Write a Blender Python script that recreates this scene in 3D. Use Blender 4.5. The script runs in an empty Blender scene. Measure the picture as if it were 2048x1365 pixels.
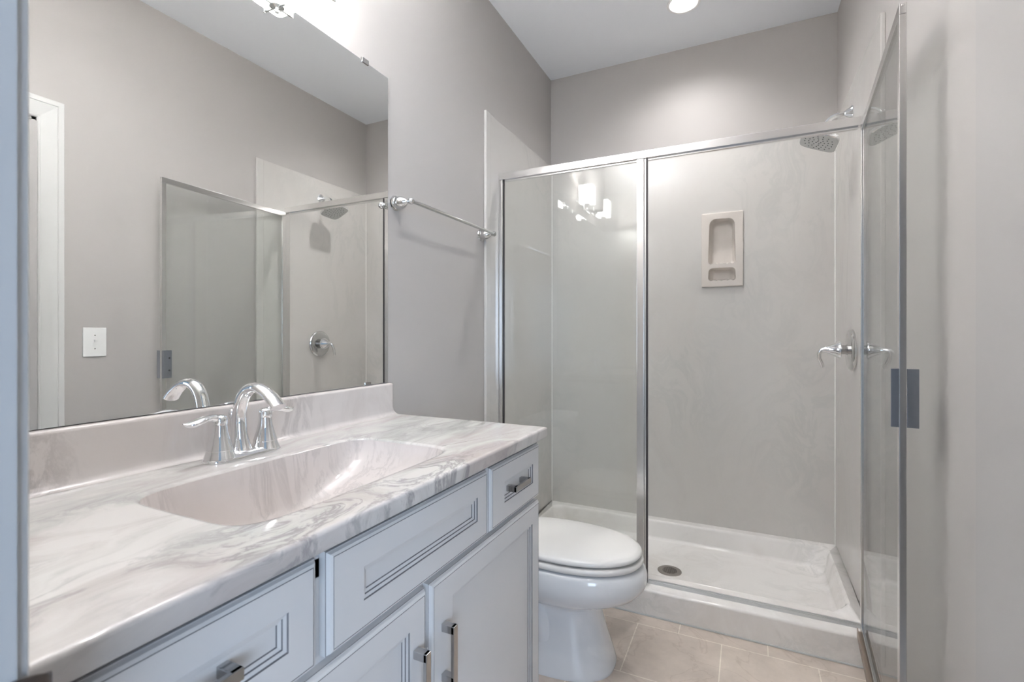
import bpy, bmesh, math, random
from mathutils import Vector, Matrix
random.seed(7)
PI = math.pi
scene = bpy.context.scene
COL = scene.collection

# ------------------------------------------------------------------ camera
cam_d = bpy.data.cameras.new('camera')
cam = bpy.data.objects.new('camera', cam_d)
COL.objects.link(cam)
cam.location = (1.1139, 0.0, 1.2034)
cam.rotation_euler = (PI / 2, 0, 0.4472)
cam_d.sensor_width = 36.0
cam_d.lens = 979.4 / 2048 * 36.0
cam_d.shift_y = -13.93 / 2048
cam_d.clip_start = 0.02
cam_d.clip_end = 60
scene.camera = cam
cam_d.dof.use_dof = True
cam_d.dof.focus_distance = 1.5
cam_d.dof.aperture_fstop = 6.0

# ------------------------------------------------------------------ world: daylight of the room behind the doorway
w = bpy.data.worlds.new('world')
scene.world = w
w.use_nodes = True
bg = w.node_tree.nodes['Background']
bg.inputs['Color'].default_value = (0.60, 0.78, 1.0, 1)
bg.inputs['Strength'].default_value = 0.16


def lamp(name, kind, loc, energy, color, rot=(0, 0, 0), **kw):
    d = bpy.data.lights.new(name, kind)
    d.energy = energy
    d.color = color
    for k, v in kw.items():
        setattr(d, k, v)
    o = bpy.data.objects.new(name, d)
    o.location = loc
    o.rotation_euler = rot
    COL.objects.link(o)
    return o


# window of the bedroom behind the camera
lamp('bedroom_window_light', 'AREA', (2.7, -2.2, 1.4), 33, (0.60, 0.77, 1.0), (PI / 2, 0, 0.62), shape='RECTANGLE', size=1.8, size_y=1.5)
# lamp inside the recessed can over the shower
for (cx_, cy_, en) in ((0.838, 2.491, 13.5), (0.86, 0.98, 5.5)):
    lamp('can_lamp', 'SPOT', (cx_, cy_, 2.815), en, (1.0, 0.992, 0.982), (0, 0, 0), spot_size=math.radians(140), spot_blend=1.0, shadow_soft_size=0.03)
# bulbs in the lit glass shades of the vanity light
for yy in (0.955, 0.515):
    lamp('vanity_bulb', 'POINT', (0.088, yy, 2.20), 42.0, (1.0, 0.992, 0.982), shadow_soft_size=0.025)

scene.view_settings.view_transform = 'Standard'
scene.view_settings.look = 'None'
scene.view_settings.gamma = 1.0
scene.view_settings.use_curve_mapping = False
scene.view_settings.exposure = 1.53
cy = scene.cycles
cy.use_denoising = True
cy.max_bounces = 12
cy.diffuse_bounces = 6
cy.glossy_bounces = 8
cy.transmission_bounces = 8
cy.transparent_max_bounces = 16
cy.sample_clamp_indirect = 6.0
cy.blur_glossy = 0.5


# ------------------------------------------------------------------ materials
def srgb(r, g, b):
    def f(c):
        c /= 255.0
        return c / 12.92 if c <= 0.04045 else ((c + 0.055) / 1.055) ** 2.4
    return (f(r), f(g), f(b), 1)


def mat(name, col=(0.8, 0.8, 0.8, 1), rough=0.5, metal=0.0, spec=0.5, coat=0.0, bump=None, noise=None):
    m = bpy.data.materials.new(name)
    m.use_nodes = True
    nt = m.node_tree
    b = nt.nodes['Principled BSDF']
    b.inputs['Base Color'].default_value = col
    b.inputs['Roughness'].default_value = rough
    b.inputs['Metallic'].default_value = metal
    b.inputs['Specular IOR Level'].default_value = spec
    b.inputs['Coat Weight'].default_value = coat
    b.inputs['Coat Roughness'].default_value = 0.05
    tc = nt.nodes.new('ShaderNodeTexCoord')
    if noise:   # (scale, amount): gentle colour variation
        n = nt.nodes.new('ShaderNodeTexNoise')
        n.inputs['Scale'].default_value = noise[0]
        n.inputs['Detail'].default_value = 4
        nt.links.new(tc.outputs['Object'], n.inputs['Vector'])
        r = nt.nodes.new('ShaderNodeMapRange')
        r.inputs['From Min'].default_value = 0.3
        r.inputs['From Max'].default_value = 0.7
        r.inputs['To Min'].default_value = 1 - noise[1]
        r.inputs['To Max'].default_value = 1 + noise[1]
        nt.links.new(n.outputs['Fac'], r.inputs['Value'])
        mx = nt.nodes.new('ShaderNodeVectorMath')
        mx.operation = 'SCALE'
        mx.inputs[0].default_value = col[:3]
        nt.links.new(r.outputs['Result'], mx.inputs['Scale'])
        nt.links.new(mx.outputs['Vector'], b.inputs['Base Color'])
    if bump:    # (scale, strength, distance)
        n = nt.nodes.new('ShaderNodeTexNoise')
        n.inputs['Scale'].default_value = bump[0]
        n.inputs['Detail'].default_value = 3
        nt.links.new(tc.outputs['Object'], n.inputs['Vector'])
        bp = nt.nodes.new('ShaderNodeBump')
        bp.inputs['Strength'].default_value = bump[1]
        bp.inputs['Distance'].default_value = bump[2]
        nt.links.new(n.outputs['Fac'], bp.inputs['Height'])
        nt.links.new(bp.outputs['Normal'], b.inputs['Normal'])
    return m


def glass_mat(name, tint):
    m = bpy.data.materials.new(name)
    m.use_nodes = True
    nt = m.node_tree
    nt.nodes.clear()
    out = nt.nodes.new('ShaderNodeOutputMaterial')
    mix = nt.nodes.new('ShaderNodeMixShader')
    tr = nt.nodes.new('ShaderNodeBsdfTransparent')
    tr.inputs['Color'].default_value = tint
    gl = nt.nodes.new('ShaderNodeBsdfGlossy')
    gl.inputs['Roughness'].default_value = 0.0
    lw = nt.nodes.new('ShaderNodeLayerWeight')
    lw.inputs['Blend'].default_value = 0.5
    pw = nt.nodes.new('ShaderNodeMath')
    pw.operation = 'POWER'
    pw.inputs[1].default_value = 5.0
    nt.links.new(lw.outputs['Facing'], pw.inputs[0])
    ma = nt.nodes.new('ShaderNodeMath')
    ma.operation = 'MULTIPLY_ADD'
    ma.inputs[1].default_value = 0.80
    ma.inputs[2].default_value = 0.042
    nt.links.new(pw.outputs[0], ma.inputs[0])
    nt.links.new(ma.outputs[0], mix.inputs['Fac'])
    nt.links.new(tr.outputs[0], mix.inputs[1])
    nt.links.new(gl.outputs[0], mix.inputs[2])
    nt.links.new(mix.outputs[0], out.inputs['Surface'])
    return m


def marble(name, base, mid, vein, scale=2.2, stretch=(1, 1, 1), rough=0.1, amount=1.0, tint=None, spec=0.5, rot=0.0, seed=0.0, fine=1.0, warpk=0.9, lo=0.47, hi=0.66):
    """Poured cultured marble: warped swirls of vein colour in a pale base."""
    m = bpy.data.materials.new(name)
    m.use_nodes = True
    nt = m.node_tree
    N, L = nt.nodes.new, nt.links.new
    b = nt.nodes['Principled BSDF']
    b.inputs['Roughness'].default_value = rough
    b.inputs['Specular IOR Level'].default_value = spec
    tc = N('ShaderNodeTexCoord')
    mp = N('ShaderNodeMapping')
    mp.inputs['Scale'].default_value = stretch
    mp.inputs['Rotation'].default_value = (0, 0, rot)
    mp.inputs['Location'].default_value = (seed, seed * 0.7, seed * 0.3)
    L(tc.outputs['Object'], mp.inputs['Vector'])
    warp = N('ShaderNodeTexNoise')
    warp.inputs['Scale'].default_value = scale
    warp.inputs['Detail'].default_value = 3
    L(mp.outputs[0], warp.inputs['Vector'])
    sub = N('ShaderNodeVectorMath')
    sub.operation = 'MULTIPLY_ADD'
    sub.inputs[1].default_value = (warpk, warpk, warpk)
    L(warp.outputs['Color'], sub.inputs[0])
    L(mp.outputs[0], sub.inputs[2])
    n1 = N('ShaderNodeTexNoise')
    n1.inputs['Scale'].default_value = scale * 1.3
    n1.inputs['Detail'].default_value = 8
    n1.inputs['Roughness'].default_value = 0.62
    n1.inputs['Distortion'].default_value = 0.5
    L(sub.outputs[0], n1.inputs['Vector'])
    r1 = N('ShaderNodeValToRGB')     # broad cloudy swirls
    r1.color_ramp.elements[0].position = lo
    r1.color_ramp.elements[0].color = (0, 0, 0, 1)
    r1.color_ramp.elements[1].position = hi
    r1.color_ramp.elements[1].color = (1, 1, 1, 1)
    n4 = N('ShaderNodeTexNoise')     # patches of a second, rosier grey
    n4.inputs['Scale'].default_value = scale * 0.8
    n4.inputs['Detail'].default_value = 2
    L(sub.outputs[0], n4.inputs['Vector'])
    r4 = N('ShaderNodeMapRange')
    r4.inputs['From Min'].default_value = 0.44
    r4.inputs['From Max'].default_value = 0.56
    L(n4.outputs['Fac'], r4.inputs['Value'])
    c0 = N('ShaderNodeMix')
    c0.data_type = 'RGBA'
    c0.inputs['A'].default_value = mid
    c0.inputs['B'].default_value = tint or mid
    L(r4.outputs['Result'], c0.inputs['Factor'])
    L(n1.outputs['Fac'], r1.inputs['Fac'])
    n2 = N('ShaderNodeTexNoise')
    n2.inputs['Scale'].default_value = scale * 2.1
    n2.inputs['Detail'].default_value = 10
    n2.inputs['Roughness'].default_value = 0.68
    n2.inputs['Distortion'].default_value = 0.8
    L(sub.outputs[0], n2.inputs['Vector'])
    r2 = N('ShaderNodeValToRGB')     # thin veins along one level
    e = r2.color_ramp.elements
    e[0].position = 0.45
    e[0].color = (0, 0, 0, 1)
    e[1].position = 0.56
    e[1].color = (0, 0, 0, 1)
    k = e.new(0.505)
    k.color = (1, 1, 1, 1)
    L(n2.outputs['Fac'], r2.inputs['Fac'])
    n3 = N('ShaderNodeTexNoise')     # where veins appear
    n3.inputs['Scale'].default_value = scale * 0.9
    L(mp.outputs[0], n3.inputs['Vector'])
    r3 = N('ShaderNodeMapRange')
    r3.inputs['From Min'].default_value = 0.45
    r3.inputs['From Max'].default_value = 0.62
    L(n3.outputs['Fac'], r3.inputs['Value'])
    mm = N('ShaderNodeMath')
    mm.operation = 'MULTIPLY'
    L(r2.outputs['Color'], mm.inputs[0])
    L(r3.outputs['Result'], mm.inputs[1])
    mA = N('ShaderNodeMath')
    mA.operation = 'MULTIPLY'
    mA.inputs[1].default_value = amount * 0.75
    L(r1.outputs['Color'], mA.inputs[0])
    mB = N('ShaderNodeMath')
    mB.operation = 'MULTIPLY'
    mB.inputs[1].default_value = amount * fine
    L(mm.outputs[0], mB.inputs[0])
    c1 = N('ShaderNodeMix')
    c1.data_type = 'RGBA'
    c1.inputs['A'].default_value = base
    L(c0.outputs['Result'], c1.inputs['B'])
    L(mA.outputs[0], c1.inputs['Factor'])
    c2 = N('ShaderNodeMix')
    c2.data_type = 'RGBA'
    c2.inputs['B'].default_value = vein
    L(c1.outputs['Result'], c2.inputs['A'])
    L(mB.outputs[0], c2.inputs['Factor'])
    L(c2.outputs['Result'], b.inputs['Base Color'])
    return m


def tile_mat():
    m = bpy.data.materials.new('floor_tile')
    m.use_nodes = True
    nt = m.node_tree
    N, L = nt.nodes.new, nt.links.new
    b = nt.nodes['Principled BSDF']
    tc = N('ShaderNodeTexCoord')
    mp = N('ShaderNodeMapping')
    # rows meet at y = 2.062 - 0.32 k, joints in the row below at x = 0.866 + 0.32 k
    mp.inputs['Location'].default_value = (-0.866 + 0.32 * 8, -2.062 + 0.32 * 17, 0)
    L(tc.outputs['Object'], mp.inputs['Vector'])
    br = N('ShaderNodeTexBrick')
    br.offset = 0.5
    br.offset_frequency = 2
    br.squash = 1.0
    br.inputs['Scale'].default_value = 1.0
    br.inputs['Mortar Size'].default_value = 0.0022
    br.inputs['Mortar Smooth'].default_value = 0.15
    br.inputs['Brick Width'].default_value = 0.32
    br.inputs['Row Height'].default_value = 0.32
    br.inputs['Color1'].default_value = srgb(216, 203, 191)
    br.inputs['Color2'].default_value = srgb(207, 194, 183)
    br.inputs['Mortar'].default_value = srgb(236, 227, 214)
    L(mp.outputs[0], br.inputs['Vector'])
    n1 = N('ShaderNodeTexNoise')
    n1.inputs['Scale'].default_value = 5
    n1.inputs['Detail'].default_value = 9
    n1.inputs['Roughness'].default_value = 0.65
    L(tc.outputs['Object'], n1.inputs['Vector'])
    r1 = N('ShaderNodeMapRange')
    r1.inputs['From Min'].default_value = 0.3
    r1.inputs['From Max'].default_value = 0.7
    r1.inputs['To Min'].default_value = 0.80
    r1.inputs['To Max'].default_value = 1.12
    L(n1.outputs['Fac'], r1.inputs['Value'])
    n2 = N('ShaderNodeTexNoise')
    n2.inputs['Scale'].default_value = 3.2
    n2.inputs['Detail'].default_value = 5
    n2.inputs['Distortion'].default_value = 1.5
    L(tc.outputs['Object'], n2.inputs['Vector'])
    r2 = N('ShaderNodeValToRGB')
    e = r2.color_ramp.elements
    e[0].position = 0.485
    e[0].color = (1, 1, 1, 1)
    e[1].position = 0.515
    e[1].color = (1, 1, 1, 1)
    k = e.new(0.5)
    k.color = (0.88, 0.86, 0.85, 1)
    L(n2.outputs['Fac'], r2.inputs['Fac'])
    sc = N('ShaderNodeVectorMath')
    sc.operation = 'SCALE'
    L(br.outputs['Color'], sc.inputs[0])
    L(r1.outputs['Result'], sc.inputs['Scale'])
    mu = N('ShaderNodeVectorMath')
    mu.operation = 'MULTIPLY'
    L(sc.outputs[0], mu.inputs[0])
    L(r2.outputs['Color'], mu.inputs[1])
    L(mu.outputs[0], b.inputs['Base Color'])
    b.inputs['Roughness'].default_value = 0.36
    bp = N('ShaderNodeBump')
    bp.inputs['Strength'].default_value = 0.4
    bp.inputs['Distance'].default_value = 0.0015
    bp.invert = True
    L(br.outputs['Fac'], bp.inputs['Height'])
    L(bp.outputs[0], b.inputs['Normal'])
    return m


def emit_mat(name, col, strength):
    m = bpy.data.materials.new(name)
    m.use_nodes = True
    b = m.node_tree.nodes['Principled BSDF']
    b.inputs['Base Color'].default_value = (0.8, 0.8, 0.8, 1)
    b.inputs['Roughness'].default_value = 0.2
    b.inputs['Emission Color'].default_value = col
    b.inputs['Emission Strength'].default_value = strength
    return m


M = {}
M['wall'] = mat('greige_wall_paint', srgb(184, 180, 177), 0.55, spec=0.35, bump=(220, 0.06, 0.001), noise=(1.3, 0.012))
M['ceiling'] = mat('white_ceiling_paint', srgb(243, 246, 251), 0.8, spec=0.2)
M['jamb'] = mat('shaded_jamb_paint', srgb(186, 188, 190), 0.35)  # trim paint greyed: shade at the doorway put into the colour
M['trim'] = mat('white_trim_paint', srgb(214, 214, 212), 0.32)
M['leaf_paint'] = mat('door_paint', srgb(172, 169, 167), 0.4)
M['cabinet'] = mat('painted_cabinet', srgb(216, 215, 215), 0.35, noise=(3, 0.01))
M['glaze'] = mat('pewter_glaze_line', srgb(120, 118, 120), 0.5, noise=(30, 0.2))
M['dark'] = mat('dark_gap', srgb(60, 56, 54), 0.8)
M['panel'] = marble('surround_marble', srgb(207, 204, 200), srgb(199, 193, 189), srgb(190, 190, 187), 1.6, (1, 1, 0.7), 0.13, 0.45, rot=0.4)
M['pan'] = marble('pan_marble', srgb(240, 237, 234), srgb(224, 218, 213), srgb(218, 216, 212), 1.8, (1, 1.4, 1), 0.13, 0.8, seed=3)
M['counter'] = marble('counter_marble', srgb(208, 205, 202), srgb(150, 153, 148), srgb(120, 116, 118), 2.2, (2.0, 0.75, 0.6), 0.07, 0.95, tint=srgb(172, 160, 156), rot=0.45, seed=1.3, fine=0.7, lo=0.44, hi=0.64)
M['sinkwall'] = marble('basin_marble', srgb(209, 202, 199), srgb(192, 184, 180), srgb(120, 114, 116), 4.0, (1.8, 1.8, 0.16), 0.07, 0.5, seed=2.1, fine=0.5, warpk=0.12)
M['chrome'] = mat('chrome', (0.86, 0.87, 0.88, 1), 0.04, 1.0)
M['chrome2'] = mat('satin_chrome', (0.66, 0.66, 0.655, 1), 0.09, 1.0)
M['satin'] = mat('satin_aluminium', (0.72, 0.73, 0.735, 1), 0.42, 1.0)
M['alu'] = mat('polished_aluminium', (0.78, 0.77, 0.76, 1), 0.24, 1.0)
M['nickel'] = mat('brushed_nickel', (0.50, 0.49, 0.485, 1), 0.24, 1.0)
M['bronze'] = mat('aged_strike_metal', (0.17, 0.15, 0.14, 1), 0.35, 1.0)
M['gasket'] = mat('dark_gasket', srgb(46, 42, 44), 0.45)
M['sweep'] = mat('worn_vinyl_sweep', srgb(150, 136, 124), 0.4, 0.2)
M['porcelain'] = mat('white_porcelain', srgb(232, 233, 235), 0.07, coat=0.3)
M['seat'] = mat('white_toilet_seat', srgb(234, 232, 229), 0.16)
M['dish'] = mat('biscuit_ceramic', srgb(214, 207, 200), 0.12)
M['drainmetal'] = mat('drain_metal', (0.42, 0.39, 0.36, 1), 0.35, 0.9)
M['mirror'] = mat('mirror_silver', (0.905, 0.915, 0.905, 1), 0.0, 1.0)
M['mirror_edge'] = mat('mirror_edge', srgb(70, 76, 74), 0.25)
M['glass'] = glass_mat('shower_glass', (0.974, 0.985, 0.979, 1))
M['lit'] = emit_mat('lit_opal_glass', (1.0, 0.98, 0.95, 1), 8.0)
M['opal'] = mat('unlit_opal_glass', srgb(215, 214, 212), 0.15)
M['can_glow'] = emit_mat('can_lamp_glow', (1.0, 0.98, 0.95, 1), 8.0)
M['can_trim'] = mat('can_white_trim', srgb(245, 245, 245), 0.45)
M['nozzle'] = mat('nozzle_rubber', srgb(58, 60, 62), 0.5)
M['headface'] = mat('shower_head_face', srgb(205, 207, 205), 0.25, 0.25)
M['plastic'] = mat('white_switch_plastic', srgb(238, 238, 236), 0.3)
M['tile'] = tile_mat()
M['hall'] = mat('bedroom_carpet', srgb(168, 160, 150), 0.95, bump=(400, 0.4, 0.004))


# ------------------------------------------------------------------ object helpers
def obj(name, bm, m, parent=None, smooth=False, angle=35):
    me = bpy.data.meshes.new(name)
    bmesh.ops.remove_doubles(bm, verts=bm.verts, dist=1e-6)
    bmesh.ops.recalc_face_normals(bm, faces=bm.faces)
    bm.to_mesh(me)
    bm.free()
    for x in (m if isinstance(m, (list, tuple)) else [m]):
        me.materials.append(x)
    if smooth:
        me.shade_smooth()
        me.set_sharp_from_angle(angle=math.radians(angle))
    o = bpy.data.objects.new(name, me)
    COL.objects.link(o)
    if smooth:
        wn = o.modifiers.new('weighted_normal', 'WEIGHTED_NORMAL')
        wn.keep_sharp = True
        wn.weight = 60
    if parent:
        o.parent = parent
    return o


def thing(name, label, cat, loc=(0, 0, 0), group=None):
    o = bpy.data.objects.new(name, None)
    COL.objects.link(o)
    o.location = loc
    o.empty_display_size = 0.05
    tag(o, label, cat, group)
    T[0] = Vector(loc)
    return o


T = [Vector((0, 0, 0))]


def tag(o, label, cat, group=None):
    o['label'] = label
    o['category'] = cat
    if group:
        o['group'] = group
    return o


def part(name, bm, m, parent, **k):
    """Shapes are drawn in room coordinates; move them into the thing's frame."""
    bmesh.ops.translate(bm, verts=bm.verts, vec=-base_of(parent))
    return obj(name, bm, m, parent, **k)


def base_of(o):
    v = Vector((0, 0, 0))
    while o:
        v += Vector(o.location)
        o = o.parent
    return v


def struct(name, bm, m, parent=None, **k):
    o = obj(name, bm, m, parent, **k)
    if not parent:
        o['kind'] = 'structure'
    return o


def BM():
    return bmesh.new()


def box(bm, x0, x1, y0, y1, z0, z1, mi=0, bev=0.0, seg=2):
    r = bmesh.ops.create_cube(bm, size=1.0)
    vs = r['verts']
    for v in vs:
        v.co = Vector(((x0 + x1) / 2 + v.co.x * (x1 - x0), (y0 + y1) / 2 + v.co.y * (y1 - y0), (z0 + z1) / 2 + v.co.z * (z1 - z0)))
    fs = {f for v in vs for f in v.link_faces}
    for f in fs:
        f.material_index = mi
    if bev > 0:
        es = list({e for v in vs for e in v.link_edges})
        bmesh.ops.bevel(bm, geom=es, offset=bev, segments=seg, profile=0.5, affect='EDGES')
    return bm


def loft(bm, loops, close=True, cap0=False, cap1=False, mi=0):
    rows = [[bm.verts.new(p) for p in lp] for lp in loops]
    n = len(rows[0])
    for a, b in zip(rows, rows[1:]):
        for i in range(n if close else n - 1):
            j = (i + 1) % n
            f = bm.faces.new((a[i], a[j], b[j], b[i]))
            f.material_index = mi
    if cap0:
        bm.faces.new(rows[0][::-1]).material_index = mi
    if cap1:
        bm.faces.new(rows[-1]).material_index = mi
    return rows


def tube(bm, pts, radii, n=16, mi=0, flat=None, caps=True, up=None):
    """Sweep a circle (or ellipse: flat = list of side-axis factors) along points."""
    pts = [Vector(p) for p in pts]
    if not isinstance(radii, (list, tuple)):
        radii = [radii] * len(pts)
    loops = []
    ref = Vector(up) if up else None
    prev = None
    for i, p in enumerate(pts):
        t = (pts[min(i + 1, len(pts) - 1)] - pts[max(i - 1, 0)]).normalized()
        if ref is not None:
            s = t.cross(ref).normalized()
        elif prev is None:
            a = Vector((0, 0, 1)) if abs(t.z) < 0.9 else Vector((1, 0, 0))
            s = t.cross(a).normalized()
        else:
            s = (prev - t * prev.dot(t)).normalized()
        prev = s
        u = s.cross(t).normalized()
        k = flat[i] if flat else 1.0
        loops.append([p + s * math.cos(2 * PI * j / n) * radii[i] * k + u * math.sin(2 * PI * j / n) * radii[i] for j in range(n)])
    loft(bm, loops, cap0=caps, cap1=caps, mi=mi)


def lathe(bm, origin, axis, prof, n=28, mi=0, caps=True):
    """prof: list of (distance along axis, radius)."""
    a = Vector(axis).normalized()
    h = Vector((0, 0, 1)) if abs(a.z) < 0.9 else Vector((1, 0, 0))
    s = a.cross(h).normalized()
    u = s.cross(a)
    o = Vector(origin)
    loft(bm, [[o + a * d + (s * math.cos(2 * PI * j / n) + u * math.sin(2 * PI * j / n)) * max(r, 1e-4) for j in range(n)] for d, r in prof], cap0=caps, cap1=caps, mi=mi)


def smoothpath(pts, k=6):
    """Catmull-Rom through tuples of any length."""
    out = []
    P = [pts[0]] + list(pts) + [pts[-1]]
    for i in range(1, len(P) - 2):
        for j in range(k):
            t = j / k
            out.append(tuple(0.5 * (2 * b + (c - a) * t + (2 * a - 5 * b + 4 * c - d) * t * t + (-a + 3 * b - 3 * c + d) * t ** 3)
                             for a, b, c, d in zip(P[i - 1], P[i], P[i + 1], P[i + 2])))
    out.append(tuple(pts[-1]))
    return out


def rrect(x0, x1, y0, y1, r, n=6):
    out = []
    for cx, cy_, a0 in ((x1 - r, y1 - r, 0), (x0 + r, y1 - r, PI / 2), (x0 + r, y0 + r, PI), (x1 - r, y0 + r, 1.5 * PI)):
        for i in range(n + 1):
            a = a0 + PI / 2 * i / n
            out.append((cx + r * math.cos(a), cy_ + r * math.sin(a)))
    return out


# dimensions of the room
W, D, H = 1.52, 2.89, 2.803
FY = 0.155          # bathroom face of the front wall
JX = 0.6656         # left jamb face of the doorway the camera stands in
RX = 1.412          # right jamb face

# ------------------------------------------------------------------ setting
b = BM(); box(b, -0.12, 0.0, -0.0, D + 0.12, -0.02, H + 0.12)
struct('wall_left', b, M['wall'])
NX0, NX1, NZ0, NZ1 = 0.893, 1.092, 1.463, 1.857      # soap dish outline on the back wall
b = BM()
for (x0, x1, z0, z1) in ((0, NX0 + 0.02, -0.02, H + 0.12), (NX1 - 0.02, W, -0.02, H + 0.12), (NX0 + 0.02, NX1 - 0.02, -0.02, NZ0 + 0.02), (NX0 + 0.02, NX1 - 0.02, NZ1 - 0.02, H + 0.12)):
    box(b, x0, x1, D, D + 0.12, z0, z1)
struct('wall_back', b, M['wall'])
# right wall with the opening of the second door
O0, O1, OZ = 0.22, 0.968, 2.098
b = BM()
box(b, W, W + 0.12, O1, D + 0.12, -0.02, H + 0.12)
box(b, W, W + 0.12, 0.0, O0, -0.02, H + 0.12)
box(b, W, W + 0.12, O0, O1, OZ, H + 0.12)
struct('wall_right', b, M['wall'])
b = BM()
box(b, 0.0, JX - 0.02, 0.04, FY, -0.02, H + 0.12)
box(b, RX + 0.02, W, 0.04, FY, -0.02, H + 0.12)
box(b, JX - 0.02, RX + 0.02, 0.04, FY, 2.07, H + 0.12)
struct('wall_front', b, M['wall'])
b = BM(); box(b, 0.0, W, 0.045, 2.6, -0.02, 0.0)
struct('floor', b, M['tile'])
# ceiling with the hole of the recessed light
CANS = ((0.838, 2.491, 'round white recessed downlight in the ceiling over the shower'), (0.86, 0.98, 'round white recessed downlight in the ceiling between vanity and entry door'))
b = BM()
n = 48
yprev = 0.04
for CX, CY_, _l in sorted(CANS, key=lambda q: q[1]):
    inner, outer = [], []
    for i in range(n):
        a = 2 * PI * i / n
        inner.append((CX + 0.062 * math.cos(a), CY_ + 0.062 * math.sin(a), H))
        c, s = math.cos(a), math.sin(a)
        k = 1 / max(abs(c), abs(s))
        outer.append((CX + 0.2 * c * k, CY_ + 0.2 * s * k, H))
    loft(b, [inner, outer])
    box(b, 0, CX - 0.2, CY_ - 0.2, CY_ + 0.2, H, H + 0.02)
    box(b, CX + 0.2, W, CY_ - 0.2, CY_ + 0.2, H, H + 0.02)
    box(b, 0, W, yprev, CY_ - 0.2, H, H + 0.02)
    yprev = CY_ + 0.2
box(b, 0, W, yprev, D, H, H + 0.02)
box(b, -0.1, W + 0.1, 0.04, D + 0.1, H + 0.12, H + 0.16)
struct('ceiling', b, M['ceiling'])

# bedroom floor outside the doorway
b = BM(); box(b, -1.5, 4.0, -3.2, 0.04, -0.03, -0.004)
struct('floor_bedroom', b, M['hall'])

# door frame round the camera's doorway: jambs and bathroom-side casing
def casing_profile(thk, wid):
    """(offset across from the inner edge, height) of a moulded casing."""
    return [(0.0, 0.0), (0.0, thk * 0.55), (0.004, thk * 0.72), (0.009, thk * 0.74), (0.011, thk * 0.62), (0.016, thk * 0.66),
            (wid * 0.55, thk * 0.86), (wid * 0.72, thk * 0.92), (wid * 0.75, thk * 0.8), (wid * 0.78, thk * 0.98), (wid - 0.003, thk), (wid, thk * 0.9), (wid, 0.0)]


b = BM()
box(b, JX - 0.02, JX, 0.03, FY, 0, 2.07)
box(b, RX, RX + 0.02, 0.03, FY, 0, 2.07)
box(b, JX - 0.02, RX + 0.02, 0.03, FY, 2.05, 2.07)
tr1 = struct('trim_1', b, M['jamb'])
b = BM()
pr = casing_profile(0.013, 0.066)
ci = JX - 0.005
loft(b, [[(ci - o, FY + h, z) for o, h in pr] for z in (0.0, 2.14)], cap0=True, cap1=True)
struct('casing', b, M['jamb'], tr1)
b = BM()
loft(b, [[(x, FY + h, 2.055 + o) for o, h in pr] for x in (JX - 0.07, 1.405)], cap0=True, cap1=True)
struct('casing', b, M['trim'], tr1)
# strike plate with its curved lip on the left jamb
b = BM()
prof = [(0.100, 0.0), (0.120, 0.0), (0.140, 0.0), (0.155, 0.0003), (0.164, 0.0003), (0.170, -0.0012), (0.1745, -0.0045)]
loops = []
for y, dx in prof:
    x = JX + 0.0005 + dx
    zt, zb = 0.968, 0.908
    if y > 0.16:
        zt -= (y - 0.16) * 0.5; zb += (y - 0.16) * 0.5
    loops.append([(x, y, zb), (x + 0.0024, y, zb), (x + 0.0024, y, zt - 0.002), (x + 0.0018, y, zt), (x, y, zt)])
loft(b, loops, cap0=True, cap1=True)
sp = struct('strike_plate', b, M['bronze'], tr1, smooth=True, angle=50)
sp['label'] = 'dark metal strike plate with a curved lip'

# the open bathroom door, standing along the right wall
def panel_door(x0, x1, y0, y1, z0, z1, holes, m, face):
    """slab with recessed panels on both faces"""
    b_ = BM()
    box(b_, x0 + 0.009, x1 - 0.009, y0, y1, z0, z1)
    ys = sorted({y0, y1} | {h[0] for h in holes} | {h[1] for h in holes})
    for xa, xb in ((x0, x0 + 0.0095), (x1 - 0.0095, x1)):
        yl, yr = holes[0][0], holes[0][1]
        box(b_, xa, xb, y0, yl, z0, z1)
        box(b_, xa, xb, yr, y1, z0, z1)
        zz = z0
        for h in holes:
            box(b_, xa, xb, yl, yr, zz, h[2])
            zz = h[3]
        box(b_, xa, xb, yl, yr, zz, z1)
    return b_


b = panel_door(RX, RX + 0.035, 0.175, 0.928, 0.012, 2.042, [(0.295, 0.785, 0.24, 0.86), (0.295, 0.785, 1.0, 1.92)], M['leaf_paint'], 0)
d1 = struct('door_1', b, M['leaf_paint'])
for z in (0.22, 1.03, 1.85):
    b = BM()
    tube(b, [(RX + 0.0, 0.168, z - 0.045), (RX + 0.0, 0.168, z + 0.045)], 0.006, n=12)
    struct('hinge', b, M['nickel'], d1, smooth=True)
b = BM(); box(b, RX + 0.006, RX + 0.029, 0.928, 0.9295, 0.905, 0.962)
struct('latch_plate', b, M['nickel'], d1)

# second door in the right wall, closed in its frame, with white casing
b = panel_door(W + 0.055, W + 0.09, O0 + 0.022, O1 - 0.024, 0.01, OZ - 0.022, [(O0 + 0.14, O1 - 0.14, 0.24, 0.86), (O0 + 0.14, O1 - 0.14, 1.0, 1.96)], M['leaf_paint'], 0)
struct('door_2', b, M['leaf_paint'])
b = BM()
box(b, W - 0.001, W + 0.12, O1 - 0.018, O1, 0, OZ)
box(b, W - 0.001, W + 0.12, O0, O0 + 0.018, 0, OZ)
box(b, W - 0.001, W + 0.12, O0, O1, OZ - 0.018, OZ)
box(b, W + 0.042, W + 0.054, O1 - 0.03, O1 - 0.018, 0, OZ - 0.018)
tr2 = struct('trim_2', b, M['trim'])
pr = casing_profile(0.018, 0.088)
b = BM()
e = O1 - 0.005
# mitred leg and head
loft(b, [[(W - h, e + o, 0.0) for o, h in pr], [(W - h, e + o, OZ - 0.008 + o) for o, h in pr], [(W - h, 0.16, OZ - 0.008 + o) for o, h in pr]], cap0=True, cap1=True)
struct('casing', b, M['trim'], tr2)

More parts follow.
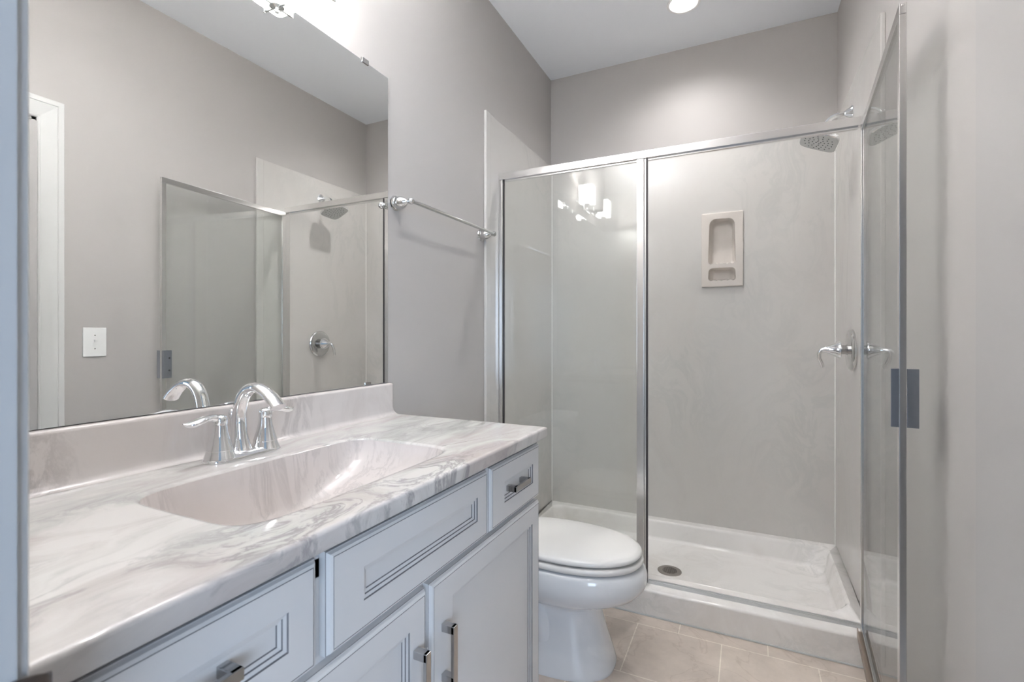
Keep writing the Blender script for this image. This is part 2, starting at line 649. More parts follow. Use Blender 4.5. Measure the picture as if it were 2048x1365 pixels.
# baseboards
b = BM(); box(b, W - 0.014, W, 1.062, 1.94, 0, 0.09, bev=0.003)
struct('baseboard_right', b, M['trim'])
b = BM(); box(b, 0, 0.014, 1.364, 2.01, 0, 0.09, bev=0.003)
struct('baseboard_left', b, M['trim'])

# ------------------------------------------------------------------ shower surround
PT = 0.010
b = BM(); box(b, 0, PT, 2.02, D, 0.158, 2.253, bev=0.0015)
o = obj('shower_wall_panel', b, M['panel']); tag(o, 'pale glossy marble shower wall panel on the left wall behind the fixed glass', 'shower panel', 'shower wall panels')
b = BM(); box(b, 0, 0.0135, 2.016, 2.062, 0.12, 2.256, bev=0.003, seg=3)
obj('edge_strip', b, M['panel'], o, smooth=True)
b = BM(); box(b, W - PT, W, 2.0, D, 0.158, 2.250, bev=0.0015)
o = obj('shower_wall_panel', b, M['panel']); tag(o, 'pale glossy marble shower wall panel behind the shower head on the right wall', 'shower panel', 'shower wall panels')
b = BM(); box(b, W - 0.0135, W, 1.955, 2.004, 0.12, 2.250, bev=0.003, seg=3)
obj('edge_strip', b, M['panel'], o, smooth=True)
b = BM()
for (x0, x1, z0, z1) in ((PT, NX0 + 0.015, 0.158, 2.253), (NX1 - 0.015, W - PT, 0.158, 2.253), (NX0 + 0.015, NX1 - 0.015, 0.158, NZ0 + 0.015), (NX0 + 0.015, NX1 - 0.015, NZ1 - 0.015, 2.253)):
    box(b, x0, x1, D - PT, D, z0, z1)
o = obj('shower_wall_panel', b, M['panel']); tag(o, 'wide pale marble shower wall panel across the back wall, around the soap dish', 'shower panel', 'shower wall panels')
b = BM()
tube(b, [(PT + 0.001, D - PT - 0.001, 0.16), (PT + 0.001, D - PT - 0.001, 2.25)], 0.0035, n=8)
tube(b, [(W - PT - 0.001, D - PT - 0.001, 0.16), (W - PT - 0.001, D - PT - 0.001, 2.25)], 0.0035, n=8)
obj('caulk_bead', b, mat('white_caulk', srgb(232, 230, 226), 0.4), o, smooth=True)['label'] = 'white caulk bead in the corners'

# shower pan: one moulded tray
CF = 2.135          # front face of the curb
b = BM()
n = 80
def pan_loop(x0, x1, y0, y1, r, zf):
    pts = rrect(x0, x1, y0, y1, r, 14)
    return [(x, y, zf(x, y)) for x, y in pts]
RIM, CT = 0.158, 0.112
def rimz(x, y):
    t = min(max((y - 2.215) / 0.05, 0), 1)
    t = t * t * (3 - 2 * t)
    return CT + (RIM - CT) * t
drn = (0.775, 2.478)
def floorz(x, y):
    d = math.hypot((x - drn[0]), (y - drn[1]))
    return 0.050 + 0.012 * min(d, 0.7)
loops = [
    pan_loop(0.012, W - 0.002, CF, D - 0.001, 0.002, lambda x, y: 0.0),
    pan_loop(0.012, W - 0.002, CF, D - 0.001, 0.002, lambda x, y: rimz(x, y) - 0.012),
    pan_loop(0.012, W - 0.002, CF + 0.003, D - 0.001, 0.003, lambda x, y: rimz(x, y) - 0.004),
    pan_loop(0.012, W - 0.003, CF + 0.012, D - 0.002, 0.004, lambda x, y: rimz(x, y)),
    pan_loop(0.045, W - 0.045, 2.235, D - 0.052, 0.05, rimz),
    pan_loop(0.050, W - 0.050, 2.240, D - 0.057, 0.055, lambda x, y: rimz(x, y) - 0.003),
    pan_loop(0.056, W - 0.056, 2.246, D - 0.062, 0.06, lambda x, y: rimz(x, y) - 0.014),
    pan_loop(0.072, W - 0.072, 2.256, D - 0.074, 0.07, lambda x, y: floorz(x, y) + 0.016),
    pan_loop(0.080, W - 0.080, 2.263, D - 0.082, 0.075, lambda x, y: floorz(x, y) + 0.004),
    pan_loop(0.094, W - 0.094, 2.276, D - 0.096, 0.08, lambda x, y: floorz(x, y)),
]
# shrink to the drain
last = loops[-1]
for k in (0.75, 0.5, 0.25, 0.12):
    loops.append([(drn[0] + (x - drn[0]) * k, drn[1] + (y - drn[1]) * k, floorz(drn[0] + (x - drn[0]) * k, drn[1] + (y - drn[1]) * k)) for x, y, z in last])
loft(b, loops, cap1=True)
pan = obj('shower_pan', b, M['pan'], smooth=True, angle=50)
tag(pan, 'white marbled shower tray with a raised curb on the tile floor', 'shower pan')
b = BM()
R = 0.056
zd = 0.0505
lathe(b, (drn[0], drn[1], zd), (0, 0, 1), [(0, R), (0.002, R), (0.0035, R - 0.003), (0.0035, 0.034), (0.001, 0.033), (0.001, 0.001)], n=40)
for i in range(-3, 4):     # grid of the grate
    q = math.sqrt(max(0.033 ** 2 - (i * 0.0095) ** 2, 0))
    box(b, drn[0] - q, drn[0] + q, drn[1] + i * 0.0095 - 0.002, drn[1] + i * 0.0095 + 0.002, zd + 0.0012, zd + 0.0034)
    box(b, drn[0] + i * 0.0095 - 0.002, drn[0] + i * 0.0095 + 0.002, drn[1] - q, drn[1] + q, zd + 0.0012, zd + 0.0034)
dr = obj('drain', b, [M['drainmetal'], M['dark']], pan, smooth=True)
for p in dr.data.polygons:
    if max((Vector((v.x - drn[0], v.y - drn[1], 0)).length for v in (dr.data.vertices[i].co for i in p.vertices))) < 0.0335 and all(dr.data.vertices[i].co.z < zd + 0.0011 for i in p.vertices):
        p.material_index = 1
dr['label'] = 'round grey metal drain grate'
b = BM(); tube(b, [(0.02, CF - 0.001, 0.002), (W - 0.004, CF - 0.001, 0.002)], 0.004, n=8)
obj('caulk_bead', b, mat('grey_caulk', srgb(196, 198, 196), 0.4), pan, smooth=True)

# soap dish set into the back panel
sd = thing('soap_dish', 'biscuit ceramic soap dish with two scalloped recesses in the back shower wall', 'soap dish', ((NX0 + NX1) / 2, D - PT, NZ0))
yf = D - PT - 0.012
outer = rrect(NX0, NX1, NZ0, NZ1, 0.006, 4)
def recess(x0, x1, z0, z1, rt, rb, taper, scallop):
    """closed loop in (x,z), counter-clockwise from the lower right"""
    pts = []
    # top corners (narrower at the top)
    def arc(cx, cz, r, a0, a1, k=8):
        return [(cx + r * math.cos(a0 + (a1 - a0) * i / k), cz + r * math.sin(a0 + (a1 - a0) * i / k)) for i in range(k + 1)]
    pts += arc(x1 - taper - rt, z1 - rt, rt, 0, PI / 2)
    pts += arc(x0 + taper + rt, z1 - rt, rt, PI / 2, PI)
    pts += arc(x0 + rb, z0 + rb, rb, PI, 1.5 * PI, 5)
    xa, xb = x0 + rb, x1 - rb
    k = 24
    for i in range(1, k):
        x = xa + (xb - xa) * i / k
        pts.append((x, z0 + scallop * abs(math.sin(PI * 4 * i / k)) * 1.0))
    pts += arc(x1 - rb, z0 + rb, rb, 1.5 * PI, 2 * PI, 5)
    return pts
rec = [recess(NX0 + 0.030, NX1 - 0.030, NZ0 + 0.118, NZ1 - 0.030, 0.034, 0.016, 0.006, 0.004),
       recess(NX0 + 0.030, NX1 - 0.030, NZ0 + 0.028, NZ0 + 0.098, 0.022, 0.016, 0.002, 0.004)]
cu = bpy.data.curves.new('dishcurve', 'CURVE')
cu.dimensions = '2D'
cu.fill_mode = 'BOTH'
for lp in [outer] + rec:
    s_ = cu.splines.new('POLY')
    s_.points.add(len(lp) - 1)
    for i, (x, z) in enumerate(lp):
        s_.points[i].co = (x, z, 0, 1)
    s_.use_cyclic_u = True
tmp = bpy.data.objects.new('tmp', cu)
COL.objects.link(tmp)
dg = bpy.context.evaluated_depsgraph_get()
me = bpy.data.meshes.new_from_object(tmp.evaluated_get(dg))
bpy.data.objects.remove(tmp)
b = BM()
b.from_mesh(me)
bpy.data.meshes.remove(me)
for v in b.verts:
    v.co = Vector((v.co.x, yf, v.co.y))
def shrink(lp, d):
    cx = sum(p[0] for p in lp) / len(lp); cz = sum(p[1] for p in lp) / len(lp)
    xm = max(abs(p[0] - cx) for p in lp); zm = max(abs(p[1] - cz) for p in lp)
    return [(cx + (x - cx) * (1 - d / xm), cz + (z - cz) * (1 - d / zm)) for x, z in lp]
loft(b, [[(x, yf, z) for x, z in outer], [(x, yf + 0.003, z) for x, z in shrink(outer, -0.004)], [(x, D - PT, z) for x, z in shrink(outer, -0.004)]])
for lp, dp in zip(rec, (0.062, 0.05)):
    loft(b, [[(x, yf, z) for x, z in lp], [(x, yf + 0.004, z) for x, z in shrink(lp, 0.002)], [(x, yf + dp * 0.6, z) for x, z in shrink(lp, 0.006)],
             [(x, yf + dp * 0.9, z) for x, z in shrink(lp, 0.013)], [(x, yf + dp, z) for x, z in shrink(lp, 0.026)]], cap1=True)
part('dish_body', b, M['dish'], sd, smooth=True, angle=50)

# ------------------------------------------------------------------ shower enclosure (fixed frame and panel)
YF, YB = 2.150, 2.182
YM = (YF + YB) / 2
enc = thing('shower_enclosure', 'bright aluminium shower frame with header, post and fixed glass panel on the curb', 'shower enclosure', (0.72, YM, CT))
X0, X1 = 0.017, 1.498
HZ0, HZ1 = 1.962, 1.995
b = BM()
box(b, PT + 0.001, W - PT - 0.001, YF - 0.003, YB, HZ0, HZ1, bev=0.002)
box(b, 0.04, 1.48, YM - 0.008, YM + 0.008, HZ0 - 0.007, HZ0 + 0.002)
part('header', b, M['alu'], enc, smooth=True)
b = BM(); box(b, PT + 0.0015, 0.029, YF, YB, CT + 0.001, HZ0, bev=0.002); box(b, 0.029, 0.0325, YM - 0.006, YM + 0.006, CT + 0.02, HZ0, mi=1)
part('wall_jamb', b, [M['alu'], M['gasket']], enc, smooth=True)
b = BM(); box(b, 1.499, W - PT - 0.0015, YF, YB, CT + 0.001, HZ0, bev=0.002)
part('wall_jamb', b, M['alu'], enc, smooth=True)
b = BM()
box(b, 0.682, 0.714, YF, YB, CT + 0.002, HZ0, bev=0.0025)
box(b, 0.714, 0.722, YF + 0.006, YB - 0.004, CT + 0.02, HZ0, bev=0.001)
box(b, 0.722, 0.7285, YF + 0.003, YF + 0.016, CT + 0.02, HZ0 - 0.002, mi=1)
part('post', b, [M['alu'], M['gasket']], enc, smooth=True)
b = BM()
box(b, PT + 0.003, W - PT - 0.003, YF + 0.028, YB + 0.014, CT + 0.0005, CT + 0.019, bev=0.002)
box(b, 0.73, 1.497, YF + 0.030, YF + 0.038, CT + 0.019, CT + 0.024, mi=0, bev=0.001)
part('sill_track', b, M['satin'], enc, smooth=True)
b = BM(); box(b, 0.029, 0.684, YM - 0.003, YM + 0.003, CT + 0.018, HZ0 + 0.004)
part('glass_panel', b, M['glass'], enc)

# ------------------------------------------------------------------ open shower door
hx, hy = 1.4905, YF - 0.012
fx, fy = 1.4347, 1.391
dv = Vector((fx - hx, fy - hy, 0))
LL = dv.length
sd_ = thing('shower_door', 'open framed glass shower door swung towards the right wall', 'shower door', (hx, hy, 0.125))
ang = math.atan2(dv.y, dv.x)
rotm = Matrix.Rotation(ang, 4, 'Z')
def dpart(name, b_, m, parent, **k):
    # door shapes are drawn with +x along the leaf from the hinge, +y towards the shower
    bmesh.ops.transform(b_, matrix=rotm, verts=b_.verts)
    return obj(name, b_, m, parent, **k)
th = 0.0072
zb_, zt_ = 0.005, 1.960 - 0.125
b = BM(); box(b, 0.0, LL, -th, th, zt_ - 0.026, zt_, bev=0.0015); dpart('top_rail', b, M['alu'], sd_, smooth=True)
b = BM(); box(b, 0.0, LL, -th, th, zb_, zb_ + 0.03, bev=0.0015); dpart('bottom_rail', b, M['alu'], sd_, smooth=True)
b = BM()
box(b, LL - 0.022, LL, -th, th, zb_ + 0.03, zt_ - 0.026, bev=0.0015)
lathe(b, (LL, 0, zt_ - 0.006), (1, 0, 0), [(0, 0.0035), (0.0015, 0.003), (0.002, 0.0005)], n=14)
dpart('latch_stile', b, M['alu'], sd_, smooth=True)
b = BM()
box(b, 0.0, 0.022, -th, th, zb_ + 0.03, zt_ - 0.026, bev=0.0015)
dpart('hinge_stile', b, M['alu'], sd_, smooth=True)
b = BM(); box(b, 0.018, LL - 0.018, -0.003, 0.003, zb_ + 0.026, zt_ - 0.022); dpart('glass', b, M['glass'], sd_)
b = BM()
for yy, ww in ((-0.017, 0.0035), (-0.006, 0.003), (0.005, 0.003), (0.016, 0.0035)):
    box(b, 0.01, LL - 0.01, yy - ww / 2, yy + ww / 2, -0.012, 0.02, bev=0.0008)
box(b, 0.01, LL - 0.01, -0.018, 0.018, 0.001, 0.008)
dpart('drip_sweep', b, M['sweep'], sd_)['label'] = 'worn taupe vinyl sweep along the bottom'
# pull: angled metal grips through the latch stile, one on each face
pull_m = mat('pull_metal', (0.44, 0.47, 0.53, 1), 0.27, 1.0)
hz = 1.057 - 0.125
for s, dd in ((1, 0.022), (-1, 0.015)):
    b = BM()
    ya, yb = sorted((s * th, s * (th + 0.0025)))
    box(b, LL - 0.046, LL - 0.001, ya, yb, hz - 0.067, hz + 0.067, mi=0, bev=0.0008)
    ya, yb = sorted((s * th, s * (th + dd)))
    box(b, LL - 0.0025, LL - 0.0003, ya, yb, hz - 0.067, hz + 0.067, bev=0.0008)
    g = dpart('door_pull', b, pull_m, sd_)
    for dz in (-0.03, 0.03):
        b = BM()
        lathe(b, (LL - 0.034, s * (th + 0.0024), hz + dz), (0, s, 0), [(0, 0.0042), (0.0012, 0.004), (0.0016, 0.001)], n=14)
        dpart('screw', b, M['gasket'], g)

# ------------------------------------------------------------------ shower head
sh = thing('rain_shower', 'chrome square rain shower head on a curved arm from the right wall', 'shower head', (W - PT, 2.444, 2.125))
b = BM()
lathe(b, (W - PT, 2.444, 2.122), (-1, 0, 0), [(0, 0.031), (0.004, 0.031), (0.008, 0.027), (0.014, 0.022), (0.022, 0.017), (0.026, 0.013), (0.030, 0.0115)], n=32)
part('flange', b, M['chrome'], sh, smooth=True)
b = BM()
path = smoothpath([(1.50, 2.444, 2.122), (1.475, 2.4445, 2.124), (1.45, 2.445, 2.122), (1.428, 2.446, 2.110), (1.412, 2.447, 2.088), (1.404, 2.448, 2.066)], 5)
tube(b, path, 0.0095, n=18)
part('arm', b, M['chrome'], sh, smooth=True)
hc_ = Vector((1.394, 2.449, 2.032))
nrm = Vector((-0.40, -0.10, -0.91)).normalized()
ya_ = Vector((0, 1, 0))
xa_ = nrm.cross(ya_).normalized() * -1
ya_ = nrm.cross(xa_).normalized()
b = BM()
lathe(b, hc_ - nrm * 0.036, nrm, [(0, 0.010), (0.006, 0.013), (0.014, 0.014), (0.018, 0.017), (0.024, 0.024), (0.03, 0.034)], n=24)
part('ball_joint', b, M['chrome'], sh, smooth=True)
def squircle(h, bulge, n_=64):
    out = []
    for i in range(n_):
        a = 2 * PI * i / n_
        c, s = math.cos(a), math.sin(a)
        p = 5.0
        r = h / ((abs(c) ** p + abs(s) ** p) ** (1 / p))
        out.append((r * c, r * s))
    return out
b = BM()
lps = []
for d, h in ((-0.014, 0.032), (-0.011, 0.055), (-0.006, 0.070), (0.000, 0.0745), (0.009, 0.074), (0.012, 0.071)):
    lps.append([hc_ + nrm * d + xa_ * p + ya_ * q for p, q in squircle(h, 0)])
loft(b, lps, cap0=True)
hb = part('head_body', b, M['chrome'], sh, smooth=True, angle=40)
b = BM()
lps = [[hc_ + nrm * d + xa_ * p + ya_ * q for p, q in squircle(h, 0)] for d, h in ((0.0115, 0.0712), (0.0125, 0.069), (0.0125, 0.001))]
loft(b, lps, cap1=True)
for r, k in ((0.009, 4), (0.023, 8), (0.038, 13), (0.054, 16)):
    for i in range(k):
        a = 2 * PI * i / k + r * 40
        q = 1.0 / max(abs(math.cos(a)), abs(math.sin(a))) ** 0.35
        c_ = hc_ + xa_ * r * q * math.cos(a) + ya_ * r * q * math.sin(a)
        lathe(b, c_ + nrm * 0.0122, nrm, [(0, 0.0026), (0.0018, 0.0019)], n=8, mi=1)
part('spray_face', b, [M['headface'], M['nozzle']], sh, smooth=True)

# ------------------------------------------------------------------ shower valve
vc = Vector((W - PT, 2.425, 1.138))
sv = thing('shower_valve', 'chrome round shower valve trim with a curled lever handle on the right wall', 'shower valve', vc)
b = BM()
lathe(b, vc, (-1, 0, 0), [(0, 0.083), (0.003, 0.0855), (0.009, 0.0855), (0.015, 0.081), (0.0185, 0.073), (0.0185, 0.066), (0.0205, 0.045), (0.0225, 0.026), (0.023, 0.02)], n=56)
part('escutcheon', b, M['chrome2'], sv, smooth=True)
b = BM()
lathe(b, vc + Vector((-0.022, 0, 0)), (-1, 0, 0), [(0, 0.021), (0.003, 0.021), (0.003, 0.0185), (0.0245, 0.0185)], n=28)
part('sleeve', b, M['nickel'], sv, smooth=True)
b = BM()
lathe(b, vc + Vector((-0.045, 0, 0)), (-1, 0, 0), [(0, 0.032), (0.003, 0.037), (0.009, 0.036), (0.020, 0.029), (0.034, 0.021), (0.048, 0.0145), (0.058, 0.0115), (0.066, 0.0095)], n=32)
x = vc.x - 0.109
tube(b, smoothpath([(x + 0.012, 2.425, 1.138), (x - 0.002, 2.426, 1.136), (x - 0.011, 2.430, 1.124), (x - 0.010, 2.440, 1.102), (x - 0.001, 2.452, 1.082), (x + 0.004, 2.462, 1.066)], 4),
     [0.0092 - 0.0001 * i for i in range(21)], n=14, flat=[1.0 + 0.02 * i for i in range(21)])
part('lever_handle', b, M['chrome'], sv, smooth=True)

# ------------------------------------------------------------------ recessed light
for CX, CY_, lab in CANS:
    rl = thing('recessed_light', lab, 'ceiling light', (CX, CY_, H), 'recessed ceiling downlights')
    b = BM()
    lathe(b, (CX, CY_, H), (0, 0, -1), [(-0.001, 0.060), (0.0, 0.078), (0.003, 0.078), (0.005, 0.075), (0.004, 0.066), (-0.002, 0.060), (-0.022, 0.0505)], n=48, caps=False)
    part('trim_ring', b, M['can_trim'], rl, smooth=True)
    b = BM()
    lathe(b, (CX, CY_, H + 0.021), (0, 0, 1), [(0, 0.051), (0.004, 0.051)], n=40)
    part('lamp_disc', b, M['can_glow'], rl)

# ------------------------------------------------------------------ mirror
MY0, MY1, MZ0, MZ1 = 0.172, 1.3287, 1.038, 2.080
b = BM(); box(b, 0.0005, 0.0055, MY0, MY1, MZ0, MZ1, mi=1)
mi_ = obj('wall_mirror', b, [M['mirror'], M['mirror_edge']])
for p in mi_.data.polygons:
    if p.normal.x > 0.9:
        p.material_index = 0
tag(mi_, 'large frameless wall mirror clipped above the vanity backsplash', 'mirror')
b = BM(); box(b, 0.0005, 0.0085, 1.202, 1.232, MZ1 - 0.006, MZ1 + 0.010, bev=0.001)
obj('clip', b, M['nickel'], mi_)
b = BM(); box(b, 0.0057, 0.0085, 1.216, 1.242, MZ0 + 0.0005, MZ0 + 0.009, bev=0.001)
obj('clip', b, M['nickel'], mi_)

# ------------------------------------------------------------------ vanity light above the mirror
vl = thing('vanity_light', 'three-shade vanity light bar on the left wall above the mirror', 'wall light', (0.0, 0.735, 2.16))
b = BM()
box(b, 0.0, 0.016, 0.44, 0.985, 2.150, 2.172, bev=0.003)
box(b, 0.0, 0.022, 0.665, 0.805, 2.125, 2.2, bev=0.004)
part('back_bar', b, M['chrome'], vl)
for i, yy in enumerate((0.955, 0.735, 0.515)):
    b = BM()
    loops = []
    for z, h in ((2.134, 0.044), (2.131, 0.047), (2.134, 0.0495), (2.255, 0.051), (2.258, 0.049), (2.255, 0.046), (2.140, 0.044)):
        loops.append([(x, y, z) for x, y in rrect(0.088 - h, 0.088 + h, yy - h, yy + h, 0.014, 5)])
    loft(b, loops)
    fl = [(x, y, 2.138) for x, y in rrect(0.088 - 0.045, 0.088 + 0.045, yy - 0.045, yy + 0.045, 0.013, 5)]
    b.faces.new([b.verts.new(p) for p in fl])
    s_ = part('shade', b, M['opal'] if i == 1 else M['lit'], vl, smooth=True)
    s_['label'] = 'unlit opal glass shade' if i == 1 else 'lit opal glass shade'
    b = BM()
    box(b, 0.012, 0.088, yy - 0.004, yy + 0.004, 2.157, 2.165) if False else None
    tube(b, [(0.014, yy, 2.16), (0.03, yy, 2.135), (0.06, yy, 2.122), (0.088, yy, 2.122)], 0.004, n=10)
    lathe(b, (0.088, yy, 2.104), (0, 0, 1), [(0, 0.002), (0.003, 0.006), (0.009, 0.007), (0.012, 0.004), (0.018, 0.020), (0.026, 0.021)], n=20)
    box(b, 0.040, 0.136, yy - 0.003, yy + 0.003, 2.122, 2.127)
    box(b, 0.085, 0.091, yy - 0.050, yy + 0.050, 2.122, 2.127)
    for dx, dy in ((0.0525, 0), (-0.0525, 0), (0, 0.0525), (0, -0.0525)):
        box(b, 0.088 + dx - 0.002, 0.088 + dx + 0.002, yy + dy - 0.002, yy + dy + 0.002, 2.122, 2.150)
    part('shade_holder', b, M['chrome'], vl, smooth=True)

# ------------------------------------------------------------------ towel bar
tb = thing('towel_bar', 'chrome towel bar with bell-shaped posts on the left wall beside the mirror', 'towel bar', (0.0, 1.68, 1.662))
for yy in (1.372, 1.985):
    b = BM()
    lathe(b, (0, yy, 1.662), (1, 0, 0), [(0, 0.026), (0.002, 0.0275), (0.005, 0.0265), (0.007, 0.022), (0.009, 0.0205), (0.016, 0.0225), (0.026, 0.0225), (0.036, 0.0195), (0.045, 0.0145),
                                       (0.052, 0.009), (0.056, 0.0068), (0.060, 0.007), (0.063, 0.0095), (0.068, 0.0115), (0.073, 0.0115), (0.078, 0.009), (0.081, 0.004)], n=32)
    part('post', b, M['chrome2'], tb, smooth=True)
b = BM(); tube(b, [(0.0715, 1.372, 1.662), (0.0715, 1.985, 1.662)], 0.0068, n=20)
part('bar', b, M['chrome2'], tb, smooth=True)

# ------------------------------------------------------------------ vanity cabinet
VY0, VY1 = 0.200, 1.346
van = thing('bathroom_vanity', 'off-white painted vanity cabinet with glazed recessed-panel drawers and doors', 'vanity cabinet', (0.27, 0.77, 0.0))
CFX = 0.536       # face of the carcass
CTZ = 0.896
b = BM()
box(b, 0.003, CFX, VY1 - 0.018, VY1, 0.0, CTZ)              # end panel
box(b, 0.003, CFX, VY0, VY0 + 0.018, 0.0, CTZ)
box(b, 0.003, 0.012, VY0, VY1, 0.0, CTZ)
box(b, 0.003, CFX, VY0, VY1, 0.10, 0.118)
box(b, CFX - 0.075, CFX - 0.065, VY0, VY1, 0.0, 0.10)         # toe kick
for z0, z1 in ((0.10, 0.135), (0.70, 0.732), (0.84, 0.868)):
    box(b, CFX - 0.018, CFX, VY0 + 0.018, VY1 - 0.018, z0, z1)
for y0, y1 in ((VY0 + 0.018, VY0 + 0.035), (0.505, 0.545), (1.015, 1.06), (VY1 - 0.035, VY1 - 0.018)):
    box(b, CFX - 0.018, CFX, y0, y1, 0.732, 0.893)
box(b, CFX - 0.018, CFX, 0.765, 0.815, 0.135, 0.70)
part('carcass', b, M['cabinet'], van)


def front(y0, y1, z0, z1, st=0.055, shift=0.022):
    """Overlay drawer or door front: moulded edge, flat frame, two-step recess, glazed lines."""
    b_ = BM()
    xs = CFX + 0.0005
    prof = [(0, xs, 0), (0, xs + 0.0125, 0), (0.0010, xs + 0.0130, 1), (0.0022, xs + 0.0142, 0), (0.0045, xs + 0.0185, 0), (0.0085, xs + 0.0205, 0), (0.0091, xs + 0.0198, 1), (0.0098, xs + 0.0206, 1),
            (st, xs + 0.0206, 0), (st + 0.0009, xs + 0.0178, 1), (st + 0.0062, xs + 0.0168, 0), (st + 0.0071, xs + 0.0145, 1), (st + 0.0122, xs + 0.0133, 0), (st + 0.0131, xs + 0.0112, 1)]
    prev = None
    for d, x, mi in prof:
        e0 = shift if d >= st else 0.0      # wider stile on the near side
        lp = [b_.verts.new((x, y, z)) for y, z in ((y0 + e0 + d, z0 + d), (y1 - d, z0 + d), (y1 - d, z1 - d), (y0 + e0 + d, z1 - d))]
        if prev:
            for i in range(4):
                f = b_.faces.new((prev[i], prev[(i + 1) % 4], lp[(i + 1) % 4], lp[i]))
                f.material_index = mi
        else:
            b_.faces.new(lp[::-1])
        prev = lp
    b_.faces.new(prev)
    return b_


def pull(p0, p1, parent, name='pull'):
    """Square bar pull standing off the front between two points (same x)."""
    b_ = BM()
    x = p0[0]
    h = 0.0075
    if abs(p0[1] - p1[1]) > abs(p0[2] - p1[2]):     # horizontal
        y0, y1, z = p0[1], p1[1], p0[2]
        for y in (y0, y1 - 0.015):
            box(b_, x, x + 0.030, y, y + 0.015, z - h, z + h, bev=0.0012)
        box(b_, x + 0.0225, x + 0.0305, y0, y1, z - h, z + h, bev=0.0012)
    else:
        z0, z1, y = p0[2], p1[2], p0[1]
        for z in (z0, z1 - 0.016):
            box(b_, x, x + 0.030, y - h, y + h, z, z + 0.016, bev=0.0012)
        box(b_, x + 0.0225, x + 0.0305, y - h, y + h, z0, z1, bev=0.0012)
    o_ = part(name, b_, M['nickel'], parent)
    o_['label'] = 'brushed nickel bar pull'
    return o_


fx_ = CFX + 0.0113
dA = part('drawer', front(1.044, 1.352, 0.722, 0.879, 0.051), [M['cabinet'], M['glaze']], van)
pull((fx_, 1.146, 0.8), (fx_, 1.242, 0.8), dA)
part('false_front', front(0.536, 1.030, 0.722, 0.879, 0.051), [M['cabinet'], M['glaze']], van)
dC = part('drawer', front(0.212, 0.516, 0.722, 0.879, 0.051), [M['cabinet'], M['glaze']], van)
pull((fx_, 0.290, 0.802), (fx_, 0.386, 0.802), dC)
dB = part('door', front(0.796, 1.352, 0.122, 0.711, 0.055), [M['cabinet'], M['glaze']], van)
pull((CFX + 0.0211, 0.838, 0.500), (CFX + 0.0211, 0.838, 0.617), dB)
dE = part('door', front(0.212, 0.783, 0.122, 0.711, 0.055), [M['cabinet'], M['glaze']], van)
pull((CFX + 0.0211, 0.745, 0.500), (CFX + 0.0211, 0.745, 0.617), dE)

# ------------------------------------------------------------------ vanity top with integral basin and backsplash
ZT = 0.928
TY0, TY1, TX = 0.173, 1.357, 0.579
vt = thing('countertop', 'white and grey swirled marble vanity top with an integral rectangular sink', 'countertop', (0.29, 0.77, 0.898))
bx0, bx1, by0, by1 = 0.166, 0.480, 0.458, 1.004
ccx, ccy = (bx0 + bx1) / 2, (by0 + by1) / 2
angs = [2 * PI * i / 200 for i in range(200)]
ox0, ox1, oy0, oy1 = 0.001, TX - 0.008, TY0, TY1 - 0.006
angs += [math.atan2(y - ccy, x - ccx) % (2 * PI) for x, y in ((ox0, oy0), (ox1, oy0), (ox1, oy1), (ox0, oy1))]
angs = sorted(angs)
def rect_pt(a, x0, x1, y0, y1):
    c, s = math.cos(a), math.sin(a)
    tx = ((x1 if c > 0 else x0) - ccx) / c if abs(c) > 1e-9 else 1e9
    ty = ((y1 if s > 0 else y0) - ccy) / s if abs(s) > 1e-9 else 1e9
    t = min(tx, ty)
    return ccx + c * t, ccy + s * t
base_out = [rect_pt(a, ox0, ox1, oy0, oy1) for a in angs]
def grow(p, d):
    x, y = p
    if x > ox1 - 1e-5: x += d
    if y > oy1 - 1e-5: y += d * 0.75
    return x, y
def basin_loop(x0, x1, y0, y1, p, z):
    """superellipse, pointwise matched to the rim directions"""
    out = []
    mx, my, hx_, hy_ = (x0 + x1) / 2, (y0 + y1) / 2, (x1 - x0) / 2, (y1 - y0) / 2
    for a in angs:
        qx, qy = rect_pt(a, bx0, bx1, by0, by1)
        u, v = (qx - ccx) / ((bx1 - bx0) / 2), (qy - ccy) / ((by1 - by0) / 2)
        k = 1.0 / ((abs(u) ** p + abs(v) ** p) ** (1 / p))
        out.append((mx + u * k * hx_, my + v * k * hy_, z))
    return out
b = BM()
loops = [[(x, y, 0.897) for x, y in base_out]]
loops += [[(*grow(p, 0.007), 0.8975) for p in base_out], [(*grow(p, 0.008), 0.901) for p in base_out], [(*grow(p, 0.008), ZT - 0.007) for p in base_out], [(*grow(p, 0.0065), ZT - 0.0025) for p in base_out], [(*grow(p, 0.003), ZT - 0.0005) for p in base_out],
          [(x, y, ZT) for x, y in base_out]]
loops.append([(x - (0.004 if x > ox1 - 1e-5 else 0), y - (0.004 if y > oy1 - 1e-5 else 0), ZT) for x, y in base_out])
loops.append(basin_loop(bx0 - 0.011, bx1 + 0.011, by0 - 0.011, by1 + 0.011, 6.5, ZT))
loops.append(basin_loop(bx0 - 0.008, bx1 + 0.008, by0 - 0.008, by1 + 0.008, 6.5, ZT))
loops.append(basin_loop(bx0 - 0.003, bx1 + 0.003, by0 - 0.003, by1 + 0.003, 6.5, ZT - 0.0010))
loops.append(basin_loop(bx0, bx1, by0, by1, 6.5, ZT - 0.0045))
loft(b, loops)
part('counter_slab', b, M['counter'], vt, smooth=True, angle=60)
b = BM()
